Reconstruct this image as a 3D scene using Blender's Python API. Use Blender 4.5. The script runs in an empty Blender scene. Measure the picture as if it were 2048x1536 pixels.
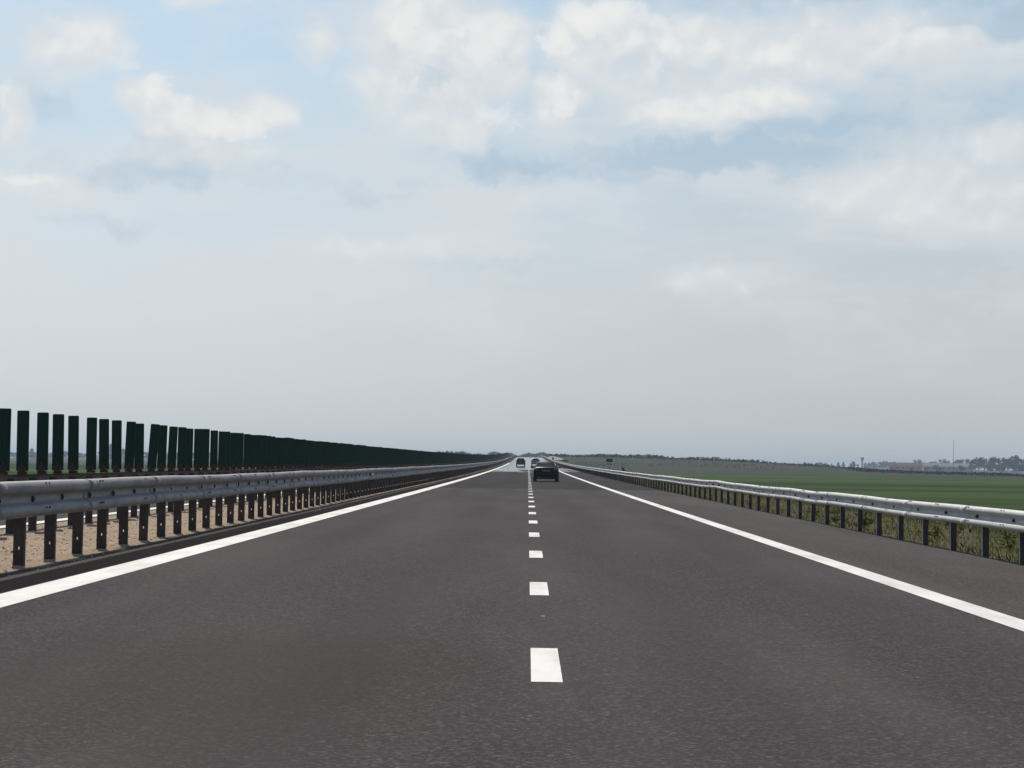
import bpy, bmesh, math, random
from mathutils import Vector, Matrix
R = random.Random(7)
sc = bpy.context.scene
col = sc.collection

# ------------------------------------------------------------------ terrain heights
def sstep(a, b, x):
    t = max(0.0, min(1.0, (x - a) / (b - a)))
    return t * t * (3 - 2 * t)

def zr(d):                       # height of the carriageway: a long sag, then a crest
    if d <= 0: return 0.0
    if d <= 640: return 7.2e-6 * d * d
    if d <= 940: return 2.949 + .009216 * (d - 640) - .009216 * (d - 640) ** 2 / 600.0
    return 4.331 - 0.001 * min(d - 940, 2000)

HP = [(0, 5.7), (40, 5.7), (85, 4.7), (117, 3.2), (140, 2.1), (165, .9), (205, 0)]
def hill(x):
    x = abs(x)
    for (a, ha), (b, hb) in zip(HP, HP[1:]):
        if x <= b: return ha + (hb - ha) * (x - a) / (b - a)
    return 0.0

def zfield(x, d):
    s = sstep(480, 830, d) * (1 - sstep(1250, 1900, d))
    k = 1.0 if x > 0 else (1 - sstep(30, 80, -x))
    return -1.0 + s * hill(x) * k

XL, XR = -20.6, 6.37             # the built-up corridor between the verges
def zt(x, d):
    r, f = zr(d), zfield(x, d)
    if XL <= x <= XR: return r - .12
    if x > XR:
        a = x - XR
        if a < 1.6: return r - .01 - .05 * a
        b = r - .09
        return b + (f - b) * sstep(0, 8 + 3 * abs(b - f), a - 1.6)
    a = XL - x
    b = r - .02
    return b + (f - b) * sstep(0, 10 + 3 * abs(b - f), a)

# ------------------------------------------------------------------ materials
def new_mat(name):
    m = bpy.data.materials.new(name); m.use_nodes = True
    nt = m.node_tree
    return m, nt, nt.nodes['Principled BSDF']

def N(nt, typ, **kw):
    n = nt.nodes.new(typ)
    for k, v in kw.items():
        if k.startswith('i_'):
            key = k[2:]
            key = int(key) if key.isdigit() else key.replace('_', ' ')
            n.inputs[key].default_value = v
        else: setattr(n, k, v)
    return n

def math_n(nt, op, a, b=None, c=None, clamp=False):
    n = nt.nodes.new('ShaderNodeMath'); n.operation = op; n.use_clamp = clamp
    for i, v in enumerate((a, b, c)):
        if v is None: continue
        if isinstance(v, (int, float)): n.inputs[i].default_value = v
        else: nt.links.new(v, n.inputs[i])
    return n.outputs[0]

def smooth(nt, v, a, b, lo=0.0, hi=1.0):
    n = nt.nodes.new('ShaderNodeMapRange'); n.interpolation_type = 'SMOOTHSTEP'
    nt.links.new(v, n.inputs['Value'])
    n.inputs['From Min'].default_value = a; n.inputs['From Max'].default_value = b
    n.inputs['To Min'].default_value = lo; n.inputs['To Max'].default_value = hi
    return n.outputs['Result']

def mixc(nt, fac, a, b, mode='MIX'):
    n = nt.nodes.new('ShaderNodeMix'); n.data_type = 'RGBA'; n.blend_type = mode
    for sock, v in ((n.inputs['Factor'], fac), (n.inputs['A'], a), (n.inputs['B'], b)):
        if isinstance(v, (int, float)): sock.default_value = v
        elif isinstance(v, tuple): sock.default_value = (*v[:3], 1)
        else: nt.links.new(v, sock)
    return n.outputs['Result']

def pos_node(nt, scale=(1, 1, 1)):
    g = nt.nodes.new('ShaderNodeNewGeometry')
    mp = nt.nodes.new('ShaderNodeMapping'); mp.inputs['Scale'].default_value = scale
    nt.links.new(g.outputs['Position'], mp.inputs['Vector'])
    return mp.outputs['Vector']

def noise(nt, vec, scale, detail=4, rough=.55, out='Fac'):
    n = N(nt, 'ShaderNodeTexNoise'); n.inputs['Scale'].default_value = scale
    n.inputs['Detail'].default_value = detail; n.inputs['Roughness'].default_value = rough
    nt.links.new(vec, n.inputs['Vector'])
    return n.outputs[out]

def simple(name, c1, c2=None, scale=3.0, rough=.7, metal=0.0, spec=.4, bump=0.0, stretch=(1, 1, 1), coat=0.0):
    m, nt, p = new_mat(name)
    p.inputs['Roughness'].default_value = rough; p.inputs['Metallic'].default_value = metal
    p.inputs['Specular IOR Level'].default_value = spec; p.inputs['Coat Weight'].default_value = coat
    tc = nt.nodes.new('ShaderNodeTexCoord'); mp = nt.nodes.new('ShaderNodeMapping')
    mp.inputs['Scale'].default_value = stretch
    nt.links.new(tc.outputs['Object'], mp.inputs['Vector'])
    f = noise(nt, mp.outputs['Vector'], scale, 5, .6)
    f2 = smooth(nt, f, .3, .7)
    nt.links.new(mixc(nt, f2, c1, c2 or tuple(.75 * x for x in c1)), p.inputs['Base Color'])
    if bump:
        b = N(nt, 'ShaderNodeBump'); b.inputs['Strength'].default_value = bump; b.inputs['Distance'].default_value = .02
        nt.links.new(f, b.inputs['Height']); nt.links.new(b.outputs['Normal'], p.inputs['Normal'])
    return m

def asphalt(name, base, warm, far=False, dusty=0.0):
    m, nt, p = new_mat(name)
    v = pos_node(nt)
    grain = N(nt, 'ShaderNodeTexVoronoi'); grain.inputs['Scale'].default_value = 80
    nt.links.new(v, grain.inputs['Vector'])
    g2 = N(nt, 'ShaderNodeTexVoronoi'); g2.inputs['Scale'].default_value = 46
    nt.links.new(v, g2.inputs['Vector'])
    mid = noise(nt, v, 9, 5, .7)
    big = noise(nt, pos_node(nt, (.5, .06, 1)), 1.2, 4, .55)
    sep = N(nt, 'ShaderNodeSeparateColor'); nt.links.new(grain.outputs['Color'], sep.inputs['Color'])
    sep2 = N(nt, 'ShaderNodeSeparateColor'); nt.links.new(g2.outputs['Color'], sep2.inputs['Color'])
    c = mixc(nt, sep.outputs['Red'], tuple(.34 * x for x in base), tuple(1.66 * x for x in warm))
    c = mixc(nt, smooth(nt, sep2.outputs['Green'], .2, .9), tuple(.58 * x for x in base), c)
    # pale stones worn bare
    c = mixc(nt, smooth(nt, sep2.outputs['Blue'], .975, .995, 0, .6), c, (.19, .175, .165))
    c = mixc(nt, smooth(nt, mid, .35, .7, 0, .45), c, tuple(.62 * x for x in base))
    c = mixc(nt, smooth(nt, big, .35, .7, 0, .35), c, tuple(1.35 * x for x in warm))
    # wheel tracks polished a little darker, and old drips between them
    sx0 = N(nt, 'ShaderNodeSeparateXYZ'); nt.links.new(pos_node(nt), sx0.inputs['Vector'])
    tr = None
    for xt in (-2.9, -1.15, 1.05, 2.75):
        t_ = smooth(nt, math_n(nt, 'ABSOLUTE', math_n(nt, 'SUBTRACT', sx0.outputs['X'], xt)), .55, .1)
        tr = t_ if tr is None else math_n(nt, 'MAXIMUM', tr, t_)
    wob = smooth(nt, noise(nt, pos_node(nt, (.8, .05, 1)), 1.0, 3, .5), .3, .7, .1, .42)
    c = mixc(nt, math_n(nt, 'MULTIPLY', tr, wob), c, tuple(.62 * x for x in base))
    blot = noise(nt, pos_node(nt, (1.1, .28, 1)), 1.0, 5, .62)
    c = mixc(nt, smooth(nt, blot, .60, .76, 0, .42), c, tuple(.5 * x for x in base))
    # windscreen reflection painted as a soft dark patch on the left lane
    st = vm = nt.nodes.new('ShaderNodeVectorMath'); st.operation = 'LENGTH'
    mp_ = nt.nodes.new('ShaderNodeMapping'); mp_.inputs['Location'].default_value = (1.5 * .62, -10.6 * .27, 0); mp_.inputs['Scale'].default_value = (.62, .27, 0)
    nt.links.new(pos_node(nt), mp_.inputs['Vector']); nt.links.new(mp_.outputs['Vector'], st.inputs[0])
    sm = smooth(nt, math_n(nt, 'MULTIPLY_ADD', blot, .9, math_n(nt, 'ADD', st.outputs['Value'], -.45)), 1.05, .35, 0, .5)
    c = mixc(nt, sm, c, (.046, .038, .034))
    if dusty:
        dn = noise(nt, pos_node(nt, (1.4, .5, 1)), 1.3, 6, .65)
        sx = N(nt, 'ShaderNodeSeparateXYZ'); nt.links.new(pos_node(nt), sx.inputs['Vector'])
        edge = smooth(nt, sx.outputs['X'], -5.1, -5.75, 0, .36)
        c = mixc(nt, smooth(nt, math_n(nt, 'ADD', dn, edge), .60, .70, 0, dusty), c, (.36, .27, .175))
    nt.links.new(c, p.inputs['Base Color'])
    p.inputs['Specular IOR Level'].default_value = .05
    p.inputs['Roughness'].default_value = .95
    if far:      # heat mirage built in as gloss: the far surface shines at grazing angles
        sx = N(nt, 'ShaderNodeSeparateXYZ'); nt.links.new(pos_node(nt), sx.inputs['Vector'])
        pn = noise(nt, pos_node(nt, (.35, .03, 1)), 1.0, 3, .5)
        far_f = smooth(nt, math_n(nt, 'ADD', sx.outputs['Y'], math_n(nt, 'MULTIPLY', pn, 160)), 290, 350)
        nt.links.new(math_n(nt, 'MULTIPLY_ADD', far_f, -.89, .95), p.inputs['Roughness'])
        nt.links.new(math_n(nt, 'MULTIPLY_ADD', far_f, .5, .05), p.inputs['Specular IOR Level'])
    else:
        b = N(nt, 'ShaderNodeBump'); b.inputs['Strength'].default_value = .55; b.inputs['Distance'].default_value = .012
        nt.links.new(sep2.outputs['Red'], b.inputs['Height']); nt.links.new(b.outputs['Normal'], p.inputs['Normal'])
    return m

M = {}
M['asphalt'] = asphalt('asphalt', (.073, .0665, .066), (.083, .073, .069))
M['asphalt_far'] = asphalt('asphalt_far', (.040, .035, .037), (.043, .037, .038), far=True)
M['shoulder'] = asphalt('shoulder_asphalt', (.088, .079, .075), (.096, .085, .079))
M['opposite'] = asphalt('opposite_asphalt', (.075, .07, .07), (.08, .075, .072))
M['median_edge'] = asphalt('median_edge_asphalt', (.078, .068, .060), (.088, .074, .062), dusty=.8)
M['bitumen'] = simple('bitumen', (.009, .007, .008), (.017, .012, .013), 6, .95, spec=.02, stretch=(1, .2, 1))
M['paint'] = None
def road_paint():
    m, nt, p = new_mat('road_paint')
    v = pos_node(nt)
    a = noise(nt, v, 14, 6, .7); b = noise(nt, pos_node(nt, (1, .25, 1)), 2.0, 4, .6)
    c = mixc(nt, smooth(nt, b, .35, .75), (.74, .72, .665), (.52, .495, .445))
    c = mixc(nt, smooth(nt, a, .60, .70, 0, .55), c, (.30, .275, .25))
    nt.links.new(c, p.inputs['Base Color']); p.inputs['Roughness'].default_value = .75
    return m
M['paint'] = road_paint()

def gravel_mat():
    m, nt, p = new_mat('gravel')
    v = pos_node(nt)
    vo = N(nt, 'ShaderNodeTexVoronoi'); vo.inputs['Scale'].default_value = 22; nt.links.new(v, vo.inputs['Vector'])
    sep = N(nt, 'ShaderNodeSeparateColor'); nt.links.new(vo.outputs['Color'], sep.inputs['Color'])
    big = noise(nt, pos_node(nt, (1, .35, 1)), 1.6, 6, .65)
    c = mixc(nt, sep.outputs['Red'], (.24, .17, .112), (.50, .38, .27))
    c = mixc(nt, smooth(nt, sep.outputs['Green'], .86, .92, 0, .7), c, (.13, .10, .085))
    c = mixc(nt, smooth(nt, big, .42, .7, 0, .55), c, (.30, .225, .16))
    nt.links.new(c, p.inputs['Base Color']); p.inputs['Roughness'].default_value = .95
    p.inputs['Specular IOR Level'].default_value = .1
    b = N(nt, 'ShaderNodeBump'); b.inputs['Strength'].default_value = .8; b.inputs['Distance'].default_value = .03
    nt.links.new(vo.outputs['Distance'], b.inputs['Height']); nt.links.new(b.outputs['Normal'], p.inputs['Normal'])
    return m
M['gravel'] = gravel_mat()

def ground_mat():
    m, nt, p = new_mat('ground')
    sx = N(nt, 'ShaderNodeSeparateXYZ'); nt.links.new(pos_node(nt), sx.inputs['Vector'])
    x, y, z = sx.outputs
    crop = noise(nt, pos_node(nt, (.004, .022, .2)), 1.0, 5, .6)
    crop2 = noise(nt, pos_node(nt, (.25, .05, 1)), 1.0, 5, .7)
    green = mixc(nt, smooth(nt, crop, .36, .64), (.015, .036, .009), (.058, .092, .018))
    green = mixc(nt, smooth(nt, crop2, .35, .75, 0, .5), green, (.034, .056, .014))
    bn = noise(nt, pos_node(nt, (.012, .03, 1)), 1.0, 5, .6)
    brown = mixc(nt, smooth(nt, bn, .35, .65), (.062, .048, .040), (.11, .085, .062))
    bound = math_n(nt, 'MULTIPLY_ADD', bn, 60, y)
    c = mixc(nt, smooth(nt, bound, 690, 720), green, brown)
    hn = noise(nt, pos_node(nt, (.02, .012, 1)), 1.0, 6, .65)
    hillc = mixc(nt, smooth(nt, hn, .3, .7), (.034, .046, .026), (.060, .056, .039))
    c = mixc(nt, smooth(nt, z, -.95, -.55), c, hillc)
    # verge beside the carriageway: dry grass, thinning into the crop
    vn = noise(nt, pos_node(nt, (1.2, .8, 1)), 1.0, 6, .7)
    verge = mixc(nt, smooth(nt, vn, .3, .7), (.050, .056, .020), (.15, .12, .065))
    vx = math_n(nt, 'MULTIPLY_ADD', vn, 3.0, x)
    near = smooth(nt, y, 420, 300)
    c = mixc(nt, math_n(nt, 'MULTIPLY', smooth(nt, vx, 14.6, 11.6), smooth(nt, x, 6.0, 6.3)), c, verge)
    c = mixc(nt, math_n(nt, 'MULTIPLY', smooth(nt, x, -30, -26), smooth(nt, x, -20, -20.5)), c, verge)
    nt.links.new(c, p.inputs['Base Color']); p.inputs['Roughness'].default_value = 1
    p.inputs['Specular IOR Level'].default_value = .05
    b = N(nt, 'ShaderNodeBump'); b.inputs['Strength'].default_value = .7; b.inputs['Distance'].default_value = .3
    nt.links.new(noise(nt, pos_node(nt, (1.5, 1.5, 1)), 1.0, 6, .7), b.inputs['Height'])
    nt.links.new(b.outputs['Normal'], p.inputs['Normal'])
    return m
M['ground'] = ground_mat()

def steel(name, c1, c2, rough=.42, metal=.75):
    m, nt, p = new_mat(name)
    v = pos_node(nt, (1, .35, 1))
    f = noise(nt, v, 5, 6, .65); g = noise(nt, pos_node(nt, (6, .6, 2)), 2, 5, .7)
    c = mixc(nt, smooth(nt, f, .3, .72), c1, c2)
    c = mixc(nt, smooth(nt, g, .58, .78, 0, .55), c, tuple(.5 * a for a in c2))
    nt.links.new(c, p.inputs['Base Color'])
    p.inputs['Metallic'].default_value = metal
    nt.links.new(smooth(nt, f, .2, .8, rough - .08, rough + .14), p.inputs['Roughness'])
    return m
M['beam'] = steel('galvanised_beam', (.54, .53, .505), (.43, .415, .39), .55, .05)
M['beam_dull'] = steel('weathered_beam', (.225, .208, .205), (.165, .150, .146), .55, .03)
M['rear_beam'] = steel('dark_beam', (.085, .072, .076), (.05, .04, .044), .6, .05)  # dark steel tone over the whole rear beam
M['post'] = steel('shaded_post', (.060, .046, .042), (.034, .026, .026), .7, .1)  # post steel with the shade of its camera-facing web put into the colour
M['post_sunlit'] = steel('sunlit_post', (.42, .40, .38), (.30, .28, .27), .5, .2)  # same post steel, paler: sunlight painted onto the right rail's flanges
M['bolt'] = simple('dark_bolt', (.03, .022, .02), rough=.6)
M['rust'] = simple('rusty_bracket', (.075, .034, .028), (.035, .020, .018), 14, .8)
M['shield'] = simple('green_plastic', (.006, .040, .025), (.004, .026, .017), 2.2, .6, spec=.15, stretch=(3, 3, .6))
M['reflector'] = simple('reflector', (.75, .74, .68), rough=.35)
M['black_paint'] = simple('dark_blue_car_paint', (.006, .006, .013), (.004, .004, .009), 2, .4, spec=.12)
M['maroon_paint'] = simple('dark_maroon_car_paint', (.008, .005, .010), (.006, .004, .007), 2, .5, spec=.05)
M['silver_paint'] = simple('silver_car_paint', (.22, .225, .24), (.18, .185, .20), 2, .35, metal=.3, coat=.2)
M['plastic'] = simple('black_plastic', (.012, .012, .013), rough=.6)
M['tyre'] = simple('tyre_rubber', (.012, .012, .012), (.02, .02, .02), 9, .9)
M['rim'] = simple('alloy_rim', (.35, .35, .36), rough=.35, metal=.8)
M['red_lamp'] = simple('red_lamp', (.15, .008, .012), (.10, .006, .009), 9, .3, spec=.3)
M['plate'] = simple('number_plate', (.13, .13, .13), (.09, .09, .09), 30, .5)
M['plate_text'] = simple('plate_lettering', (.03, .03, .03), rough=.6)
M['glare_bumper'] = simple('mirage_glare_trim', (.30, .30, .31), rough=.6)  # bright mirage seen under the car, painted onto its bumper
M['seat'] = simple('seat_fabric', (.03, .03, .034), rough=.9)
def glass_mat():
    m, nt, p = new_mat('tinted_glass')
    out = nt.nodes['Material Output']
    t = N(nt, 'ShaderNodeBsdfTransparent'); t.inputs['Color'].default_value = (.36, .43, .50, 1)
    g = N(nt, 'ShaderNodeBsdfGlossy'); g.inputs['Roughness'].default_value = .05
    lw = N(nt, 'ShaderNodeLayerWeight'); lw.inputs['Blend'].default_value = .18
    mx = N(nt, 'ShaderNodeMixShader')
    nt.links.new(lw.outputs['Fresnel'], mx.inputs[0]); nt.links.new(t.outputs[0], mx.inputs[1]); nt.links.new(g.outputs[0], mx.inputs[2])
    nt.links.new(mx.outputs[0], out.inputs['Surface'])
    return m
M['glass'] = glass_mat()
M['dark_glass'] = simple('dark_glass', (.006, .006, .008), rough=.3, spec=.1)
M['sign_green'] = simple('sign_green', (.010, .085, .070), (.008, .065, .055), 4, .5)
M['sign_white'] = simple('sign_white', (.70, .71, .69), (.6, .61, .6), 4, .5)
M['sign_grey'] = simple('sign_greygreen', (.13, .16, .14), rough=.6)
M['white_post'] = simple('white_marker_paint', (.66, .64, .60), (.5, .48, .45), 4, .7)
M['bark'] = simple('bark', (.06, .048, .038), (.035, .03, .025), 3, .95)
M['leaf_a'] = simple('leaf_mid', (.040, .068, .026), (.026, .048, .018), .5, .8, spec=.2)
M['leaf_b'] = simple('leaf_dark', (.024, .046, .020), (.016, .032, .014), .5, .8, spec=.2)
M['leaf_c'] = simple('leaf_olive', (.070, .078, .034), (.05, .058, .026), .5, .8, spec=.2)
M['scrub'] = simple('dry_scrub', (.10, .072, .055), (.06, .045, .036), .4, .95, spec=.1)
def leafy(name, c1, c2, scale, tr=.4):
    m = simple(name, c1, c2, scale, .9, spec=.1); nt = m.node_tree; p = nt.nodes['Principled BSDF']
    t = N(nt, 'ShaderNodeBsdfTranslucent'); nt.links.new(p.inputs['Base Color'].links[0].from_socket, t.inputs['Color'])
    mx = N(nt, 'ShaderNodeMixShader'); mx.inputs[0].default_value = tr
    nt.links.new(p.outputs[0], mx.inputs[1]); nt.links.new(t.outputs[0], mx.inputs[2])
    nt.links.new(mx.outputs[0], nt.nodes['Material Output'].inputs['Surface'])
    return m
M['straw'] = leafy('straw_grass', (.235, .185, .095), (.16, .128, .068), 2)
M['grass'] = leafy('verge_grass', (.085, .105, .022), (.055, .075, .018), 2)
M['grass_dark'] = leafy('verge_grass_dark', (.03, .04, .014), (.02, .03, .01), 2)
M['flower'] = simple('yellow_flower', (.42, .40, .10), rough=.8)
M['stone'] = simple('stone', (.13, .10, .085), (.07, .055, .05), 30, .95)
M['stone_pale'] = simple('pale_stone', (.48, .42, .34), (.38, .33, .27), 30, .95)
M['soil'] = simple('bare_soil', (.33, .295, .235), (.24, .21, .17), .12, .95, spec=.1)
M['plaster'] = simple('pale_plaster', (.38, .33, .30), (.29, .245, .225), .3, .9)
M['white_wall'] = simple('white_wall', (.72, .70, .66), (.6, .58, .55), .3, .9)
M['red_roof'] = simple('red_tile_roof', (.23, .062, .045), (.14, .045, .036), .6, .85)
M['grey_roof'] = simple('grey_sheet_roof', (.24, .23, .23), (.18, .17, .17), .4, .7)
M['window_dark'] = simple('window_dark', (.03, .03, .035), rough=.3)
M['concrete'] = simple('concrete', (.30, .30, .30), (.22, .22, .22), .4, .9)
M['mast'] = simple('mast_steel', (.10, .10, .11), rough=.7)

# ------------------------------------------------------------------ object helpers
def tag(o, label=None, cat=None, group=None, kind=None):
    for k, v in (('label', label), ('category', cat), ('group', group), ('kind', kind)):
        if v: o[k] = v
    return o

def link_mesh(name, bm, mats, parent=None, smooth_=False, loc=None):
    me = bpy.data.meshes.new(name); bm.normal_update(); bm.to_mesh(me); bm.free()
    for m in (mats if isinstance(mats, (list, tuple)) else [mats]): me.materials.append(m)
    if smooth_:
        for p in me.polygons: p.use_smooth = True
    o = bpy.data.objects.new(name, me); col.objects.link(o)
    if parent: o.parent = parent
    if loc: o.location = loc
    return o

def empty(name, loc=(0, 0, 0), rz=0):
    o = bpy.data.objects.new(name, None); col.objects.link(o)
    o.location = loc; o.rotation_euler = (0, 0, rz); o.empty_display_size = .2
    return o

def copy_tree(o, parent=None):
    c = o.copy(); col.objects.link(c); c.parent = parent
    for ch in list(o.children): copy_tree(ch, c)
    return c

def box(bm, x0, x1, y0, y1, z0, z1, mi=0, mat=None):
    vs = [bm.verts.new((x, y, z)) for x in (x0, x1) for y in (y0, y1) for z in (z0, z1)]
    if mat is not None:
        for v in vs: v.co = mat @ v.co
    for idx in ((0, 1, 3, 2), (4, 6, 7, 5), (0, 4, 5, 1), (2, 3, 7, 6), (0, 2, 6, 4), (1, 5, 7, 3)):
        f = bm.faces.new([vs[i] for i in idx]); f.material_index = mi
    return vs

def rbox(bm, x0, x1, y0, y1, z0, z1, r=.03, seg=2, mi=0):
    t = bmesh.new(); box(t, x0, x1, y0, y1, z0, z1, mi)
    bmesh.ops.bevel(t, geom=list(t.edges), offset=r, segments=seg, affect='EDGES', profile=.5)
    me = bpy.data.meshes.new('tmp'); t.to_mesh(me); t.free(); bm.from_mesh(me); bpy.data.meshes.remove(me)

def tube(bm, a, b, r0, r1=None, n=8, mi=0):
    a, b = Vector(a), Vector(b); r1 = r0 if r1 is None else r1
    ax = (b - a).normalized()
    u = ax.orthogonal().normalized(); w = ax.cross(u)
    ra = [bm.verts.new(a + (u * math.cos(t) + w * math.sin(t)) * r0) for t in [2 * math.pi * i / n for i in range(n)]]
    rb = [bm.verts.new(b + (u * math.cos(t) + w * math.sin(t)) * r1) for t in [2 * math.pi * i / n for i in range(n)]]
    for i in range(n):
        f = bm.faces.new((ra[i], ra[(i + 1) % n], rb[(i + 1) % n], rb[i])); f.material_index = mi
    bm.faces.new(ra[::-1]).material_index = mi; bm.faces.new(rb).material_index = mi

def quad_slab(bm, pts, t, mi=0):
    p = [Vector(q) for q in pts]
    n = (p[1] - p[0]).cross(p[2] - p[0]).normalized() * t
    a = [bm.verts.new(q) for q in p]; b = [bm.verts.new(q + n) for q in p]
    k = len(p)
    bm.faces.new(a[::-1]).material_index = mi; bm.faces.new(b).material_index = mi
    for i in range(k): bm.faces.new((a[i], a[(i + 1) % k], b[(i + 1) % k], b[i])).material_index = mi

# ------------------------------------------------------------------ setting: ground, road, markings
def drange(a, b, s):
    out = []; x = a
    while x < b - 1e-6: out.append(x); x += s
    return out
DL = drange(-150, 200, 10) + drange(200, 1200, 20) + drange(1200, 2000, 100) + [2000, 2300, 2700, 3200, 4000, 5200]
XS = [-3000, -2000, -1200, -700, -400, -250, -160, -120, -90, -75, -60, -50, -42, -36, -32, -29, -27, -25, -23.5, -22.3, -21.3, XL - .02, XL,
      -14, -8, -2, 3, XR - .01, XR + .01, 7.0, 8.0, 8.8, 9.6, 10.6, 11.8, 13, 14.5, 16.5, 19, 22, 26, 31, 37, 44, 52, 62, 74, 88, 102, 117, 130, 140, 152,
      165, 180, 205, 260, 340, 450, 700, 1200, 2000, 3000]
bm = bmesh.new()
rows = []
for d in DL:
    rows.append([bm.verts.new((x, d, zt(x, d))) for x in XS])
for r0, r1 in zip(rows, rows[1:]):
    for i in range(len(XS) - 1): bm.faces.new((r0[i], r0[i + 1], r1[i + 1], r1[i]))
tag(link_mesh('ground', bm, M['ground'], smooth_=True), kind='structure')

def zroad(d):                    # linear between the rows shared by every strip, so stacked sheets never cross
    for a, b in zip(DL, DL[1:]):
        if a <= d <= b: return zr(a) + (zr(b) - zr(a)) * (d - a) / (b - a)
    return zr(d)

def strip(bm, x0, x1, d0, d1, dz, mi=0, xs=None):
    ds = sorted(set([d0, d1] + [d for d in DL if d0 < d < d1]))
    xs = xs or [x0, x1]
    prev = None
    for d in ds:
        row = [bm.verts.new((x, d, zroad(d) + dz)) for x in xs]
        if prev:
            for i in range(len(xs) - 1): bm.faces.new((prev[i], prev[i + 1], row[i + 1], row[i])).material_index = mi
        prev = row

END = 1600
DSEAM = 86
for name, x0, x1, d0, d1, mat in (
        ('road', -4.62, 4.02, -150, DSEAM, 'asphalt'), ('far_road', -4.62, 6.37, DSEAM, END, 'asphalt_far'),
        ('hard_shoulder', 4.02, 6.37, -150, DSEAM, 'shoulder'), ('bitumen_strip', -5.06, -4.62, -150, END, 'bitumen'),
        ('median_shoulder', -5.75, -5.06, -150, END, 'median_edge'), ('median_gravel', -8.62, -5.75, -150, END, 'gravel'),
        ('opposite_road', XL, -8.62, -150, END, 'opposite')):
    bm = bmesh.new(); strip(bm, x0, x1, d0, d1, 0)
    tag(link_mesh(name, bm, M[mat]), kind='structure')
bm = bmesh.new()
strip(bm, -4.58, -4.16, -150, 440, .004); strip(bm, 3.71, 3.99, -150, 262, .004)
strip(bm, -9.06, -8.76, -150, END, .004)
tag(link_mesh('edge_line_marking', bm, M['paint']), kind='structure')
bm = bmesh.new()
for k in range(-20, 38):
    d = 10.3 + 6.76 * k
    strip(bm, .033, .208, d, d + 1.88, .004)
for (x, d, w, l) in ((.12, 14.72, .028, .03),):
    strip(bm, x, x + w, d, d + l, .004)
for k in range(-10, 80):
    d = 3 + 12.0 * k
    strip(bm, -13.0, -12.82, d, d + 3, .004)
tag(link_mesh('lane_dash_marking', bm, M['paint']), kind='structure')

# ------------------------------------------------------------------ guardrails
PROF = [(.06, 1.0), (.40, .995), (.78, .955), (.96, .885), (1, .81), (.90, .72), (.50, .645), (.16, .585), (.10, .54), (.10, .46), (.16, .415), (.50, .355),
        (.90, .28), (1, .19), (.96, .115), (.78, .045), (.40, .005), (.06, 0)]
def wobble(d, s): return math.sin(d * .9 + s) * .5 + math.sin(d * .37 + 2.1 * s) * .7 + math.sin(d * 2.3 + s * 3) * .2

def beam_mesh(x, sgn, z0, z1, D, step, d0, d1, seed, dents=()):
    bm = bmesh.new()
    ds = drange(d0, min(d1, 200), step) + drange(200, d1, 10) + [d1]
    prev = None; th = .012
    for d in ds:
        ox = wobble(d, seed) * .010; oz = wobble(d * .8 + 5, seed + 1) * .008
        for (dc, amp, dz, wd) in dents:
            e = math.exp(-((d - dc) / wd) ** 2); ox += amp * e; oz += dz * e
        base = zr(d)
        ring = [bm.verts.new((x + ox + sgn * D * u, d, base + oz + z0 + (z1 - z0) * v)) for u, v in PROF]
        ring += [bm.verts.new((x + ox + sgn * (D * u - th), d, base + oz + z0 + (z1 - z0) * (.5 + (v - .5) * .985))) for u, v in reversed(PROF)]
        if prev:
            n = len(ring)
            for i in range(n): bm.faces.new((prev[i], prev[(i + 1) % n], ring[(i + 1) % n], ring[i]))
        prev = ring
    bmesh.ops.recalc_face_normals(bm, faces=list(bm.faces))
    return bm

def post_bm(bm, w, dep, h, hole=None, flip=1):
    """C-profile driven post, its web facing the traffic that comes up behind the camera"""
    t = .010; z0 = -.25
    a = -w / 2; b = w / 2
    if hole:
        hx, hw, hz, hh = hole
        box(bm, a, hx - hw, 0, t, z0, h); box(bm, hx + hw, b, 0, t, z0, h)
        box(bm, hx - hw, hx + hw, 0, t, z0, hz - hh); box(bm, hx - hw, hx + hw, 0, t, hz + hh, h)
    else: box(bm, a, b, 0, t, z0, h)
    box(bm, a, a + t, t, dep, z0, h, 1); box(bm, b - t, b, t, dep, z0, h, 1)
    box(bm, a + t, a + .035, dep - t, dep, z0, h, 1); box(bm, b - .035, b - t, dep - t, dep, z0, h, 1)

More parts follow.
